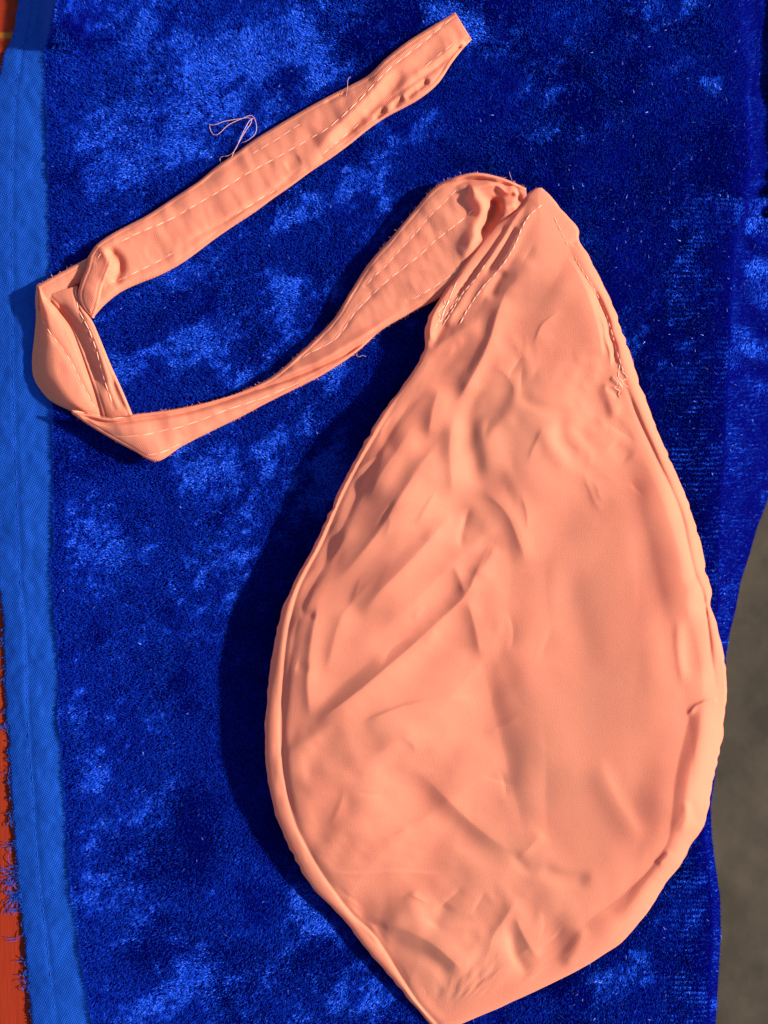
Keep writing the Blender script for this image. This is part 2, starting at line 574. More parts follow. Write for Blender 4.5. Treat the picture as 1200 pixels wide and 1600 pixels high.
o = obj('frayed_threads', mesh('frayed_threads', *join(fr), BLUE_THREAD), velvet)
o['kind'] = 'stuff'

# crushed pile: every fibre leans one way or another, and that alone makes the sheen
C = 0.42 * noise(120, 31) + 0.42 * noise(40, 32, 1.8, 1.0, -42) + 0.38 * noise(15, 33, 1.7, 1.0, -42) + 0.30 * noise(7, 34) - 0.95 - 0.35 * smooth01((XX - 560) / 200)
LIGHTS = [([(135, 330), (165, 265), (205, 205), (265, 155), (330, 95), (420, 75), (520, 70), (560, 60)], 1.7, 34),
          ([(95, 5), (130, 25), (145, 60)], 1.5, 26), ([(230, 240), (300, 180), (380, 130)], 1.1, 34),
          ([(680, 20), (720, 45), (770, 40), (830, 30)], 1.3, 26), ([(560, 110), (480, 100)], 0.8, 30),
          ([(600, 230), (660, 190), (700, 170)], 1.2, 26), ([(420, 350), (480, 330), (560, 300)], 0.7, 24),
          ([(240, 470), (270, 430), (310, 420)], 1.2, 26), ([(270, 590), (285, 540), (330, 520), (380, 490)], 1.3, 30),
          ([(190, 560), (215, 590)], 1.0, 26), ([(330, 580), (370, 555)], 1.0, 22), ([(420, 440), (450, 430)], 0.8, 22),
          ([(110, 720), (135, 715)], 1.2, 24), ([(260, 760), (330, 735), (390, 740), (440, 700)], 1.2, 30),
          ([(330, 830), (390, 820), (420, 800)], 1.0, 26), ([(120, 800), (150, 860), (160, 960)], 0.7, 26),
          ([(140, 1210), (170, 1225)], 1.6, 20), ([(150, 1130), (220, 1150)], 0.6, 24), ([(190, 1290), (170, 1340)], 0.8, 26),
          ([(175, 1470), (190, 1500)], 1.5, 20), ([(280, 1430), (270, 1480)], 1.0, 22), ([(170, 1560), (230, 1580), (330, 1540), (400, 1560)], 1.0, 28),
          ([(600, 1590), (560, 1560)], 0.9, 28), ([(1000, 1490), (1030, 1540)], 0.9, 24), ([(900, 560), (1010, 500)], 0.3, 40),
          ([(1095, 140), (1140, 110)], 0.9, 12), ([(1165, 475), (1182, 455), (1197, 430), (1210, 400)], 3.4, 24), ([(1150, 540), (1160, 560), (1172, 580)], 3.2, 20),
          ([(1178, 370), (1170, 310)], 2.2, 22), ([(1180, 590), (1195, 640)], 0.8, 20)]
DARKS = [([(640, 100), (720, 170), (760, 240)], 0.5, 60), ([(940, 120), (1000, 300), (1020, 480)], 0.75, 130), ([(130, 130), (200, 110)], 0.8, 40),
         ([(95, 300), (110, 380)], 1.0, 26), ([(500, 330), (600, 300)], 0.6, 40), ([(300, 1000), (330, 1200), (340, 1400)], 1.1, 90),
         ([(200, 680), (430, 620)], 0.5, 26), ([(230, 1000), (250, 1120)], 0.6, 50), ([(900, 1560), (760, 1640)], 0.7, 90), ([(1060, 650), (1090, 800)], 0.6, 60)]
for pts, am, w in LIGHTS:
    am *= 0.8 if pts[0][1] > 700 else 1.0
    stroke(C, pts, am * 1.3, w * 1.1, t0=0.15, t1=0.15)
for pts, am, w in DARKS:
    stroke(C, pts, -am, w, t0=0.1, t1=0.1)
rib = 0.5 + 0.5 * np.sin(YY / 1.2 + 1.2 * noise(120, 36) + 0.6 * noise(25, 37))
ribm = smooth01((XX - 990) / 90) * np.interp(YY, [-260, 230, 300, 520, 640, 1860], [0.15, 0.2, 0.7, 0.5, 1.0, 1.0])
C = C + ribm * (rib ** 2 - 0.2) * 2.6
C -= 1.4 * np.exp(-((XX - lerp_y(STRIP_R, YY) - 8) / 11.0) ** 2)
C = 1 / (1 + np.exp(-2.7 * C))
AZ = math.pi + 0.75 * noise(130, 41) + 0.35 * noise(40, 42)
hang = smooth01((XX - crest + 10) / 14)
AZ = AZ * (1 - hang) + (math.pi / 2 + 0.3 * noise(30, 43)) * hang

NF = 1300000
fy = rng.uniform(-120, 1720, NF)
xl, xr = lerp_y(STRIP_R, fy), np.minimum(np.maximum(lerp_y(EDGE, fy), lerp_y(CREST, fy) + 8), 1300)
fx = xl - 2 + (xr - xl + 2) * rng.random(NF)
keep = rng.random(NF) < (xr - xl + 2) / 1225
fx, fy = fx[keep], fy[keep]
h0 = bil(VH, fx, fy) - 1.2
b0 = P(fx, fy, h0)
tx = P(fx + 2, fy, bil(VH, fx + 2, fy) - 1.2) - b0
ty = P(fx, fy - 2, bil(VH, fx, fy - 2) - 1.2) - b0
nn_ = np.cross(tx, ty); nn_ /= np.linalg.norm(nn_, axis=1, keepdims=True)
tx /= np.linalg.norm(tx, axis=1, keepdims=True)
ty = np.cross(nn_, tx)
c = bil(C, fx, fy)
theta = np.radians(74 - 51 * c + rng.normal(0, 8, len(c)))
theta = np.clip(theta, rad(8), rad(88))
phi = bil(AZ, fx, fy) + rng.normal(0, 0.32, len(c)) + (1 - c) * rng.normal(0, 0.9, len(c))
d = (np.cos(theta) * np.cos(phi))[:, None] * tx + (np.cos(theta) * np.sin(phi))[:, None] * ty + np.sin(theta)[:, None] * nn_
s_ = np.cross(d, nn_); s_ /= np.linalg.norm(s_, axis=1, keepdims=True) + 1e-9
w_ = np.cross(s_, d)
roll = rng.normal(0, 0.36, len(c))
side = np.cos(roll)[:, None] * s_ + np.sin(roll)[:, None] * w_
ln = (rng.uniform(2.7, 4.8, len(c)) * S)[:, None]
wd = (rng.uniform(0.38, 0.70, len(c)) * S)[:, None]
V = np.stack([b0 - side * wd, b0 + side * wd, b0 + d * ln], 1).reshape(-1, 3)
F = np.arange(len(V)).reshape(-1, 3)
o = obj('velvet_pile', mesh('velvet_pile', V, F, VPILE, smooth=False), velvet)
o['kind'] = 'stuff'
# extra shiny fibres added on top of the pile to imitate its sparkle
pick = rng.random(len(c)) < 0.008 * (0.5 + smooth01((fx - 600) / 300))
k = int(pick.sum())
ph = rng.uniform(0, 2 * math.pi, k); th = np.radians(np.abs(rng.normal(18, 16, k)))
dg = (np.cos(th) * np.cos(ph))[:, None] * tx[pick] + (np.cos(th) * np.sin(ph))[:, None] * ty[pick] + np.sin(th)[:, None] * nn_[pick]
sg = np.cross(dg, nn_[pick]); sg /= np.linalg.norm(sg, axis=1, keepdims=True) + 1e-9
wg = np.cross(sg, dg); rl = rng.normal(0, .5, k)[:, None]
sg = np.cos(rl) * sg + np.sin(rl) * wg
bg_ = b0[pick] + nn_[pick] * 3.2 * S
wdg = rng.uniform(.3, .6, (k, 1)) * S
V = np.stack([bg_ - sg * wdg, bg_ + sg * wdg, bg_ + dg * rng.uniform(3, 7, (k, 1)) * S], 1).reshape(-1, 3)
o = obj('pile_glints', mesh('pile_glints', V, np.arange(len(V)).reshape(-1, 3), VGLINT, smooth=False), velvet)
o['kind'] = 'stuff'

# ------------------------------------------------------------------ peach bag
bag = thing('cloth_bag', 'peach cotton pouch bag with a long sewn strap lying on blue velvet', 'bag')

OL = [(838, 293), (824, 303), (817, 318), (800, 335), (780, 347), (765, 362), (740, 392), (715, 430), (696, 454), (682, 476), (669, 498),
      (664, 526), (662, 548), (640, 588), (600, 640), (570, 690), (540, 745), (515, 800), (487, 860), (470, 890), (450, 930), (435, 975),
      (425, 1030), (417, 1090), (414, 1150), (416, 1200), (424, 1250), (437, 1290), (455, 1330), (480, 1375), (505, 1405), (540, 1440),
      (570, 1480), (600, 1515), (625, 1545), (650, 1575), (672, 1600), (690, 1609)]
OR = [(846, 293), (858, 304), (868, 316), (885, 335), (899, 351), (904, 362), (905, 374), (920, 400), (945, 450), (965, 495), (985, 555),
      (1000, 600), (1015, 640), (1030, 680), (1050, 725), (1067, 760), (1082, 805), (1094, 845), (1102, 880), (1101, 892), (1108, 905),
      (1112, 925), (1110, 945), (1117, 965), (1123, 985), (1132, 1030), (1136, 1080), (1132, 1122), (1130, 1150), (1122, 1187), (1112, 1231),
      (1108, 1262), (1097, 1296), (1080, 1319), (1063, 1352), (1035, 1389), (1012, 1426), (976, 1468), (942, 1493), (900, 1518),
      (850, 1543), (800, 1566), (740, 1592), (700, 1609)]
HEM_L = [(662, 548), (640, 592), (612, 640), (582, 690), (556, 735), (531, 785), (503, 850), (484, 885), (465, 925), (452, 975), (445, 1020),
         (441, 1080), (439, 1133), (441, 1187), (449, 1240), (461, 1285), (480, 1325), (502, 1363), (528, 1400), (552, 1430), (588, 1465),
         (628, 1528), (655, 1568), (684, 1600)]
HEM_R = [(852, 318), (865, 340), (880, 370), (893, 395), (908, 425), (930, 455), (948, 500), (960, 545), (970, 580), (979, 605), (988, 630),
         (1001, 662), (1015, 692), (1030, 725), (1047, 760), (1065, 805), (1077, 860), (1087, 900), (1099, 930), (1107, 985), (1112, 1030),
         (1117, 1060), (1119, 1092), (1092, 1103), (1077, 1117), (1069, 1150), (1055, 1215), (1049, 1276), (1043, 1313), (1024, 1344),
         (1001, 1372), (956, 1411), (917, 1440), (880, 1512)]

H = np.zeros(XX.shape)
# distance to the outline gives the puffed base shape
ol = spline(OL, 160); orr = spline(OR, 160)
outline = np.vstack([ol, orr[::-1], ol[:1]])
dist = np.full(XX.shape, 1e9)
jj = (GY > 260) & (GY < 1640); ii = (GX > 380) & (GX < 1170)
xs_, ys_ = XX[np.ix_(jj, ii)], YY[np.ix_(jj, ii)]
dd = np.full(xs_.shape, 1e9)
for k in range(len(outline) - 1):
    p0, p1 = outline[k], outline[k + 1]
    Lk = np.hypot(*(p1 - p0)) + 1e-9
    ex, ey = (p1 - p0) / Lk
    t = np.clip((xs_ - p0[0]) * ex + (ys_ - p0[1]) * ey, 0, Lk)
    dd = np.minimum(dd, np.hypot(xs_ - p0[0] - t * ex, ys_ - p0[1] - t * ey))
dist[np.ix_(jj, ii)] = dd
edge_h = np.interp(YY, [290, 420, 700, 900, 1300, 1450, 1560, 1610], [30, 36, 36, 34, 30, 22, 12, 8])
rise = np.interp(YY, [290, 420, 800, 1200, 1450, 1610], [10, 14, 16, 14, 10, 4])
dc = np.minimum(dist, 400)
H = edge_h + rise * (1 - np.exp(-dc / 55.0)) + 3 * (1 - np.exp(-dc / 5.0)) - 3
def ridged(n, soft=0.12):
    return np.sqrt(n * n + soft * soft)
leftish = smooth01((830 - XX) / 150)
BN = 2.4 * noise(140, 51) + 0.22 * noise(52, 52) + 0.04 * noise(22, 53)
BN -= leftish * (2.2 * ridged(noise(125, 55, 3.0, 1.0, -50), .02) + 0.15 * ridged(noise(60, 56, 2.4, 1.0, -75), .03))
BN += (1 - leftish) * (1.5 * ridged(noise(110, 57, 1.0, 2.6, 8), .03))
BN += smooth01((YY - 1330) / 100) * 0.5 * ridged(noise(66, 59, 1.8, 1.0, -35), .03)
calm = 1 - 0.72 * smooth01((XX - 840) / 90) * smooth01((1010 - XX) / 60 + .4) * smooth01((YY - 720) / 120) * smooth01((1400 - YY) / 100)
H += BN * calm * smooth01(dc / 30)

K = lambda pts, am, *a_, **k_: stroke(H, pts, am * 0.62, *a_, **k_)
# left and right hems
def band_roll(line, amp, t0, t1, outside, power=1.0):
    # rounded hem between an inner fold line and the outline
    sl_, d_, s_g, arc = near(line, 75)
    t_ = np.clip(d_ / (d_ + dist[sl_] + 1e-6), 0, 1)
    f_ = np.sin(np.pi * t_ ** power) * smooth01(arc / t0) * smooth01((1 - arc) / t1)
    m_ok = (s_g == outside) & (d_ + dist[sl_] < 80)
    H[sl_] += np.where(m_ok, amp * f_, 0)
band_roll(HEM_L[1:], 1.6, .15, .05, 1)
band_roll(HEM_R[2:22], 4.0, .1, .08, -1)
RB = [(1118, 1060), (1094, 1096), (1077, 1119), (1069, 1150), (1055, 1215), (1049, 1276), (1043, 1313), (1024, 1344), (1001, 1372), (956, 1411), (917, 1440), (880, 1480), (845, 1525)]
band_roll(RB, 8.5, .12, .4, -1, 1.15)
K(HEM_L[1:], -4.0, 3.0, 5.0, p=1.4, t0=.12, t1=0)
K(HEM_R[9:23], -3.0, 4.0, 3.5, p=1.4, t0=.08, t1=.1)
K([(1096, 892), (1106, 888)], -5, 4, 4, t0=.1, t1=0)
K([(1102, 945), (1113, 946)], -4, 4, 4, t0=.1, t1=0)
# rise of the front towards the right rim (its inner face is turned from the sun)
K([(1015, 690), (1045, 755), (1066, 815), (1083, 890), (1096, 940), (1104, 1000)], 12, 52, 26, p=1.9, t0=.25, t1=.2)
K([(965, 690), (990, 770), (1020, 890), (1036, 970), (1042, 1040)], -2.5, 22, 14, t0=.25, t1=.3)
# pocket and fold in the rim
K([(1084, 955), (1086, 1010), (1088, 1070)], -5, 18, 18, t0=.2, t1=.3)
K([(1062, 960), (1060, 1010), (1070, 1080)], 4.5, 7, 9, t0=.3, t1=.3)
K([(1074, 1120), (1088, 1103), (1106, 1096), (1122, 1094)], 6.5, 5, 4, p=1.3, t0=.2, t1=.1)
# heavy rolled rim low on the right
ROLL = [(1112, 1030), (1112, 1090), (1104, 1150), (1092, 1215), (1084, 1262), (1070, 1305), (1046, 1344), (1016, 1384), (976, 1428), (936, 1460),
        (896, 1492), (850, 1524), (800, 1548)]
K([(1078, 1246), (1085, 1270), (1090, 1292)], -5, 8, 9)
K([(1073, 1250), (1073, 1280), (1062, 1306)], 5, 6, 6)
K([(1026, 1352), (1036, 1344), (1050, 1330)], 4, 6, 6)
# long sharp fold down from the casing
K([(800, 440), (786, 468), (776, 495), (766, 530), (748, 570), (730, 602), (713, 632)], 12, 11, 24, p=1.35, t0=.25, t1=.2)
K([(790, 470), (806, 440), (830, 400)], 5, 16, 16)
K([(772, 545), (752, 590), (735, 640), (738, 700)], -4, 14, 16)
K([(712, 640), (703, 690), (705, 740), (708, 785)], 9, 14, 24, p=1.3, t0=.25, t1=.3)
K([(722, 630), (731, 680), (738, 720), (744, 765)], -5, 15, 14, t0=.25, t1=.3)
K([(760, 640), (762, 700), (768, 770)], 5, 14, 22, t0=.3, t1=.4)
K([(688, 600), (676, 640), (668, 690)], 8, 12, 24, p=1.3)
K([(735, 790), (722, 830), (720, 860)], -4.0, 6, 8, p=1.4)
# creases fanning over the left half: sharp crests, broad faces turned to the sun on their lower right
K([(700, 672), (662, 722), (628, 772), (596, 824), (562, 868), (522, 916)], 16, 19, 42, p=1.2, t0=.25, t1=.3)
K([(655, 655), (630, 690), (596, 740), (572, 790)], 10, 16, 30, p=1.3, t0=.3, t1=.3)
K([(712, 796), (676, 838), (640, 878), (592, 926), (560, 965)], 14, 20, 38, p=1.2, t0=.25, t1=.3)
K([(545, 745), (575, 722), (615, 700)], 5, 9, 16, p=1.3)
K([(480, 905), (520, 868), (556, 820)], 4, 12, 18, p=1.4)
K([(770, 838), (742, 900), (727, 930), (672, 984), (613, 1036), (550, 1088), (486, 1134)], 14, 15, 42, p=1.1, t0=.2, t1=.15)
K([(590, 1022), (540, 1066), (490, 1112)], -2.5, 12, 10, p=1.6)
K([(727, 930), (738, 965), (752, 1030)], 5, 9, 14, p=1.2)
K([(708, 880), (718, 905), (727, 932)], 6, 9, 14, p=1.2)
K([(500, 930), (486, 1000), (480, 1070), (486, 1128)], 8, 9, 22, p=1.25, t0=.3, t1=.2)
K([(546, 940), (526, 985), (508, 1060)], 5, 10, 22, p=1.3, t0=.3, t1=.3)
K([(468, 958), (494, 963)], -3.5, 7, 7)
K([(462, 1040), (484, 1046)], -2.5, 8, 8)
K([(566, 1130), (610, 1111), (650, 1099), (700, 1092), (745, 1090)], 5.0, 14, 4, p=1.2, t0=.15, t1=.3)
K([(800, 790), (815, 840), (822, 890)], 3.5, 18, 24, p=1.4)
K([(752, 765), (790, 800), (812, 850), (822, 880)], 4.0, 7, 14, p=1.2)
K([(775, 850), (760, 880), (742, 905)], 4, 8, 14, p=1.2)
# the front sags like a shallow bowl between a high left side and the right rim
SAG = np.zeros(XX.shape)
stroke(SAG, [(690, 560), (610, 700), (548, 850), (512, 1000), (512, 1120), (560, 1270), (620, 1370)], 15, 130, 190, p=1.8, t0=.25, t1=.25)
stroke(SAG, [(1010, 640), (1060, 760), (1096, 900), (1112, 1030), (1096, 1170), (1060, 1290), (985, 1400)], 18, 150, 60, p=1.6, t0=.2, t1=.2)
kx_ = np.fft.fftfreq(XX.shape[1], ST)[None]; ky_ = np.fft.fftfreq(XX.shape[0], ST)[:, None]
SAG = np.fft.ifft2(np.fft.fft2(SAG) * np.exp(-2 * (math.pi * 16) ** 2 * (kx_ ** 2 + ky_ ** 2))).real
H += SAG * np.maximum(smooth01(dc / 40), 0.8 * smooth01((760 - XX) / 80) * smooth01((1420 - YY) / 120) * smooth01((YY - 540) / 120))
# fine pressed creases
cr_ = np.random.default_rng(23)
for (x_a, y_a, x_b, y_b, n_c, a_c, sp) in ((470, 700, 720, 1120, 14, -48, 14), (690, 560, 830, 900, 6, -82, 14), (470, 1130, 760, 1420, 9, -20, 25),
                                          (620, 1420, 860, 1530, 5, -55, 25), (860, 600, 985, 760, 7, 50, 40), (760, 400, 890, 560, 3, -65, 15),
                                          (760, 900, 880, 1330, 3, -80, 10)):
    for _ in range(n_c):
        x_, y_ = cr_.uniform(x_a, x_b), cr_.uniform(y_a, y_b)
        an = rad(a_c + cr_.normal(0, sp)); ln_c = cr_.uniform(25, 85)
        bend_c = cr_.normal(0, .25)
        pl = [(x_, y_)]
        for _k in range(4):
            x_ += ln_c / 4 * math.cos(an); y_ += ln_c / 4 * math.sin(an); an += bend_c / 2 + cr_.normal(0, .12)
            pl.append((x_, y_))
        if pl[0][1] > pl[-1][1]: pl = pl[::-1]
        K(pl, cr_.choice([-1, 1]) * cr_.uniform(1.0, 2.6), cr_.uniform(2.2, 4.5), cr_.uniform(5, 13), p=1.15, t0=.35, t1=.35)
# soft folds of the belly
K([(742, 1010), (758, 1060), (778, 1140), (800, 1230), (822, 1310)], -11, 60, 26, p=1.5, t0=.25, t1=.2)
K([(880, 860), (898, 960), (930, 1080)], -3.5, 30, 26, t0=.3, t1=.3)
K([(622, 1176), (668, 1218), (708, 1258), (752, 1298), (812, 1340)], 11, 15, 46, p=1.3, t0=.5, t1=.25)
K([(655, 1240), (700, 1285), (740, 1320), (800, 1360)], -2, 24, 16, t0=.25, t1=.25)
K([(804, 1345), (826, 1326), (852, 1300)], 4, 8, 16, p=1.3)
K([(800, 1330), (826, 1360), (850, 1350)], -3, 9, 9)
K([(838, 1352), (880, 1372), (926, 1372)], -5.5, 14, 10)
K([(930, 1180), (955, 1240), (985, 1290), (1005, 1320)], 4.5, 22, 12, t0=.3, t1=.25)
K([(480, 1150), (520, 1210), (556, 1280)], -3, 34, 28, t0=.3, t1=.3)
K([(566, 1165), (572, 1230), (590, 1300)], 2.5, 28, 26, t0=.3, t1=.3)
K([(500, 1362), (560, 1366), (620, 1362), (700, 1368)], 1.8, 5, 3, p=1.3)
K([(590, 1440), (630, 1452), (680, 1478), (728, 1522)], 9.5, 11, 34, p=1.25, t0=.2, t1=.15)
K([(586, 1462), (630, 1480), (675, 1500), (720, 1540)], -5.5, 14, 10)
K([(640, 1400), (655, 1440), (668, 1466)], 3.5, 14, 14)
K([(700, 1410), (672, 1450)], -4, 14, 14)
K([(812, 1400), (790, 1434), (770, 1464), (760, 1500)], 6, 12, 26, p=1.3)
K([(797, 1446), (804, 1490), (826, 1524)], -6, 8, 10)
K([(802, 1428), (824, 1474), (846, 1504)], 6, 7, 18, p=1.3)
K([(850, 1430), (868, 1466), (872, 1502)], -3.5, 22, 20)
K([(914, 1446), (900, 1480), (880, 1512)], 5, 13, 10)
K([(700, 1560), (760, 1540), (820, 1515)], 3.0, 14, 14)
# upper right
K([(840, 560), (850, 500), (880, 450), (900, 425)], 3.5, 20, 18)
K([(880, 395), (905, 430), (922, 470), (936, 520), (941, 560)], 6.0, 26, 5, p=1.7, t0=.25, t1=.1)
K([(926, 448), (935, 470), (941, 482), (949, 503), (951, 522), (959, 540), (960, 560), (966, 580)], -8.5, 5, 5, p=1.6, t0=.2, t1=.2)
K([(937, 490), (946, 512), (947, 530), (954, 552), (954, 575)], 6, 3.5, 4, p=1.5)
K([(953, 588), (962, 596), (974, 604)], 4, 4, 4); K([(946, 604), (958, 612), (968, 622)], -4, 4, 5)
K([(946, 592), (950, 612), (958, 640), (968, 652)], 5, 9, 12)
K([(820, 590), (800, 630), (785, 680)], 3, 14, 16)
K([(850, 660), (862, 700), (890, 735)], 4, 12, 10)
K([(875, 650), (880, 690), (905, 715)], -3.5, 10, 10)
K([(800, 612), (850, 640), (900, 648)], -3, 9, 10)
K([(955, 690), (985, 720)], -3, 16, 12)
K([(903, 372), (894, 384)], -3, 6, 6)
# casing at the upper left: gathered folds along the edge
K([(820, 318), (802, 345), (775, 388), (745, 432), (716, 476), (696, 510)], 6.5, 6, 7, p=1.6, t0=.1, t1=.1)
K([(795, 350), (765, 392), (735, 432), (705, 472)], -6.5, 5, 5, p=1.4, t0=.1, t1=.15)
K([(806, 352), (782, 392), (756, 432)], -6.0, 5, 5, p=1.4, t0=.1, t1=.2)
K([(836, 322), (816, 355), (798, 392), (772, 432), (746, 466)], 4.5, 7, 7, t0=.1, t1=.2)
K([(690, 470), (676, 496), (672, 522), (680, 540)], 6, 5, 6, p=1.5)
K([(700, 500), (684, 524), (672, 545)], -5, 7, 7)
K([(755, 500), (728, 512), (700, 530), (668, 556)], 5.0, 8, 12)
K([(790, 420), (776, 440), (764, 470)], -6, 10, 9)

NY, NX = 560, 300
yy = np.linspace(293.5, 1608.5, NY)
olx = np.interp(yy, spline(OL, 700)[:, 1], spline(OL, 700)[:, 0])
orx = np.interp(yy, spline(OR, 700)[:, 1], spline(OR, 700)[:, 0])
wob = np.interp(yy, np.linspace(290, 1610, 150), rng.standard_normal(150)) * 0.9
olx = olx + wob; orx = orx + np.interp(yy, np.linspace(290, 1610, 150), rng.standard_normal(150)) * 0.9
uu = np.linspace(0, 1, NX)
uu = 0.5 - 0.5 * np.cos(np.pi * uu) * (0.55 + 0.45 * np.abs(np.cos(np.pi * uu)))      # finer at the edges
uu = (uu - uu[0]) / (uu[-1] - uu[0])
px = olx[:, None] + (orx - olx)[:, None] * uu[None]
py = np.repeat(yy[:, None], NX, 1)
hz = bil(H, px, py)
# let the slack in the cotton buckle: a small position-based cloth relaxation seeded by the folds above
def relax(p0, slack, inv, iters=300, bend=0.55, hold=0.004):
    p = p0.copy()
    base = p0[..., 2].copy()
    W = inv[..., None]
    sets = []
    for (dj, di, kk, ex) in ((0, 1, 1.0, 1), (1, 0, 1.0, 1), (1, 1, 0.35, 1), (1, -1, 0.35, 1), (0, 2, bend, 0), (2, 0, bend, 0)):
        ny_, nx_ = p.shape[:2]
        j0 = np.arange(0, ny_ - dj); i0 = np.arange(max(0, -di), nx_ - max(0, di))
        for par in range(2 if ex else 3):
            md = 2 if ex else 4
            if ex:
                jj_ = j0[(j0 % 2) == par] if dj else j0
                ii_ = i0 if dj else i0[(i0 % 2) == par]
            else:
                if par == 2: continue
                jj_ = j0[(j0 // 2) % 2 == par] if dj else j0
                ii_ = i0 if dj else i0[(i0 // 2) % 2 == par]
            a_ = np.ix_(jj_, ii_); b_ = np.ix_(jj_ + dj, ii_ + di)
            l0 = np.linalg.norm(p0[a_] - p0[b_], axis=-1) * (1 + 0.5 * (slack[a_] + slack[b_]))
            wa, wb = W[a_], W[b_]
            ws = wa + wb + 1e-6
            sets.append((a_, b_, l0[..., None], wa / ws, wb / ws, kk))
    vel = np.zeros_like(p)
    for it in range(iters):
        prev = p.copy()
        p += vel * 0.9
        for a_, b_, l0, wa, wb, kk in sets:
            pa, pb = p[a_], p[b_]
            d_ = pb - pa
            L_ = np.sqrt((d_ * d_).sum(-1, keepdims=True)) + 1e-9
            c_ = d_ * ((L_ - l0) / L_ * kk)
            p[a_] = pa + c_ * wa
            p[b_] = pb - c_ * wb
        p[..., 2] += (base - p[..., 2]) * hold
        p = p0 + np.where(W > 0, p - p0, 0)
        vel = p - prev
    return p - p0


cj, ci = np.arange(0, NY, 6), np.arange(0, NX, 5)
if cj[-1] != NY - 1: cj = np.r_[cj, NY - 1]
if ci[-1] != NX - 1: ci = np.r_[ci, NX - 1]
cpx, cpy = px[np.ix_(cj, ci)], py[np.ix_(cj, ci)]
c_lo = bil(H, cpx, cpy)
cde = bil(np.minimum(dist, 400), cpx, cpy)
inv = smooth01((cde - 16) / 30)
inv *= smooth01((1560 - cpy) / 50)
inv[[0, -1]] = 0; inv[:, [0, -1]] = 0
left_ = smooth01((840 - cpx) / 130)
slack = (0.0002 + 0.0022 * left_ + 0.002 * smooth01((cpy - 1380) / 90) + 0.003 * np.exp(-((cpx - 760) / 90) ** 2 - ((cpy - 640) / 150) ** 2)
         + 0.006 * np.exp(-((cpx - 925) / 50) ** 2 - ((cpy - 640) / 70) ** 2))
slack *= 0.7 + 0.6 * smooth01(bil(noise(160, 71), cpx, cpy) * .4 + .5)
seed_ = 0.4 * bil(noise(70, 72, 1.8, 1.0, -50), cpx, cpy) * (0.3 + left_) * inv
st0 = np.stack([cpx, cpy, c_lo + seed_], -1)
import time as _t; _t0 = _t.time()
dl = relax(st0, slack, inv)
dl[..., 2] += seed_
print('relax', round(_t.time() - _t0, 1), 's  dz', dl[..., 2].min().round(1), dl[..., 2].max().round(1), dl[..., 2].std().round(2))


def up(a2, idx, n, axis):
    a2 = np.moveaxis(a2, axis, 0)
    pos = np.interp(np.arange(n), idx, np.arange(len(idx)))
    i1 = np.clip(pos.astype(int), 0, len(idx) - 2); t = (pos - i1).reshape(-1, *([1] * (a2.ndim - 1)))
    g_ = lambda k: a2[np.clip(k, 0, len(idx) - 1)]
    a0, b0_, c0, d0 = g_(i1 - 1), g_(i1), g_(i1 + 1), g_(i1 + 2)
    r = 0.5 * (2 * b0_ + (c0 - a0) * t + (2 * a0 - 5 * b0_ + 4 * c0 - d0) * t ** 2 + (3 * b0_ - a0 - 3 * c0 + d0) * t ** 3)
    return np.moveaxis(r, 0, axis)


dl = up(up(dl, cj, NY, 0), ci, NX, 1)
px = px + dl[..., 0]; py = py + dl[..., 1]; hz = hz + dl[..., 2]
# the cloth turns under at its rim
de = np.maximum(0, np.minimum(px - olx[:, None], orx[:, None] - px))
hz = hz - 4.0 * (1 - np.clip(de / 5.0, 0, 1)) ** 2
G = P(px, py, hz)
NG = grid_normals(G)
q = grid_faces(NY, NX, flip=True)
fcx = px.ravel()[q].mean(1); fcy = py.ravel()[q].mean(1)
hemL = np.interp(fcy, [p_[1] for p_ in HEM_L], [p_[0] for p_ in HEM_L])
hr = np.array(HEM_R); hr = hr[np.argsort(hr[:, 1])]
hemR = np.interp(fcy, hr[:, 1], hr[:, 0])
cas = np.interp(fcy, [293, 320, 337, 357, 382, 415, 440, 488, 512, 548], [838, 850, 830, 818, 808, 790, 768, 734, 716, 664])
reg = np.zeros(len(q), int)
reg[(fcy > 548) & (fcx < hemL)] = 1
reg[(fcy > 318) & (fcx > hemR)] = 2
reg[(fcy <= 548) & (fcx < cas)] = 3
parts = {}
for k, nm in enumerate(('front_panel', 'left_hem', 'right_hem', 'strap_casing')):
    nm = {'left_hem': 'hem', 'right_hem': 'hem'}.get(nm, nm)
    qs = q[reg == k]
    used = np.unique(qs)
    re = np.full(NY * NX, -1); re[used] = np.arange(len(used))
    parts[k] = obj(nm, mesh(nm, G.reshape(-1, 3)[used], re[qs], PEACH, NG.reshape(-1, 3)[used], land=True), bag)
parts[2]['label'] = 'thick rolled hem on the sunlit side'
parts[1]['label'] = 'narrow turned hem on the shaded side'

# underside: from the floating rim down to the velvet
nb = 16
rim = np.concatenate([np.stack([px[:, 0], py[:, 0], hz[:, 0]], -1), np.stack([px[:, -1], py[:, -1], hz[:, -1]], -1)[::-1]], 0)
cx_, cy_ = 770.0, 1030.0
rows = []
for k in range(nb):
    t = k / (nb - 1)
    ins = 0.62 * t ** 1.5
    r_ = rim.copy()
    ax = np.interp(r_[:, 1], [293, 560, 1000, 1400, 1609], [840, 830, 775, 745, 700])
    r_[:, 0] = r_[:, 0] + (ax - r_[:, 0]) * ins
    r_[:, 1] = r_[:, 1] + (cy_ - r_[:, 1]) * ins * 0.25
    r_[:, 2] = rim[:, 2] * (1 - smooth01(t * 1.15)) + 0.6 - 3.0 * smooth01(t)
    rows.append(P(r_[:, 0], r_[:, 1], r_[:, 2]))
GB = np.stack(rows, 0)
cen = np.repeat(P([770.0], [1030.0], [-1.8])[None], GB.shape[1], 1)
GB = np.concatenate([GB, cen], 0)
GB = np.concatenate([GB, GB[:, :1]], 1)
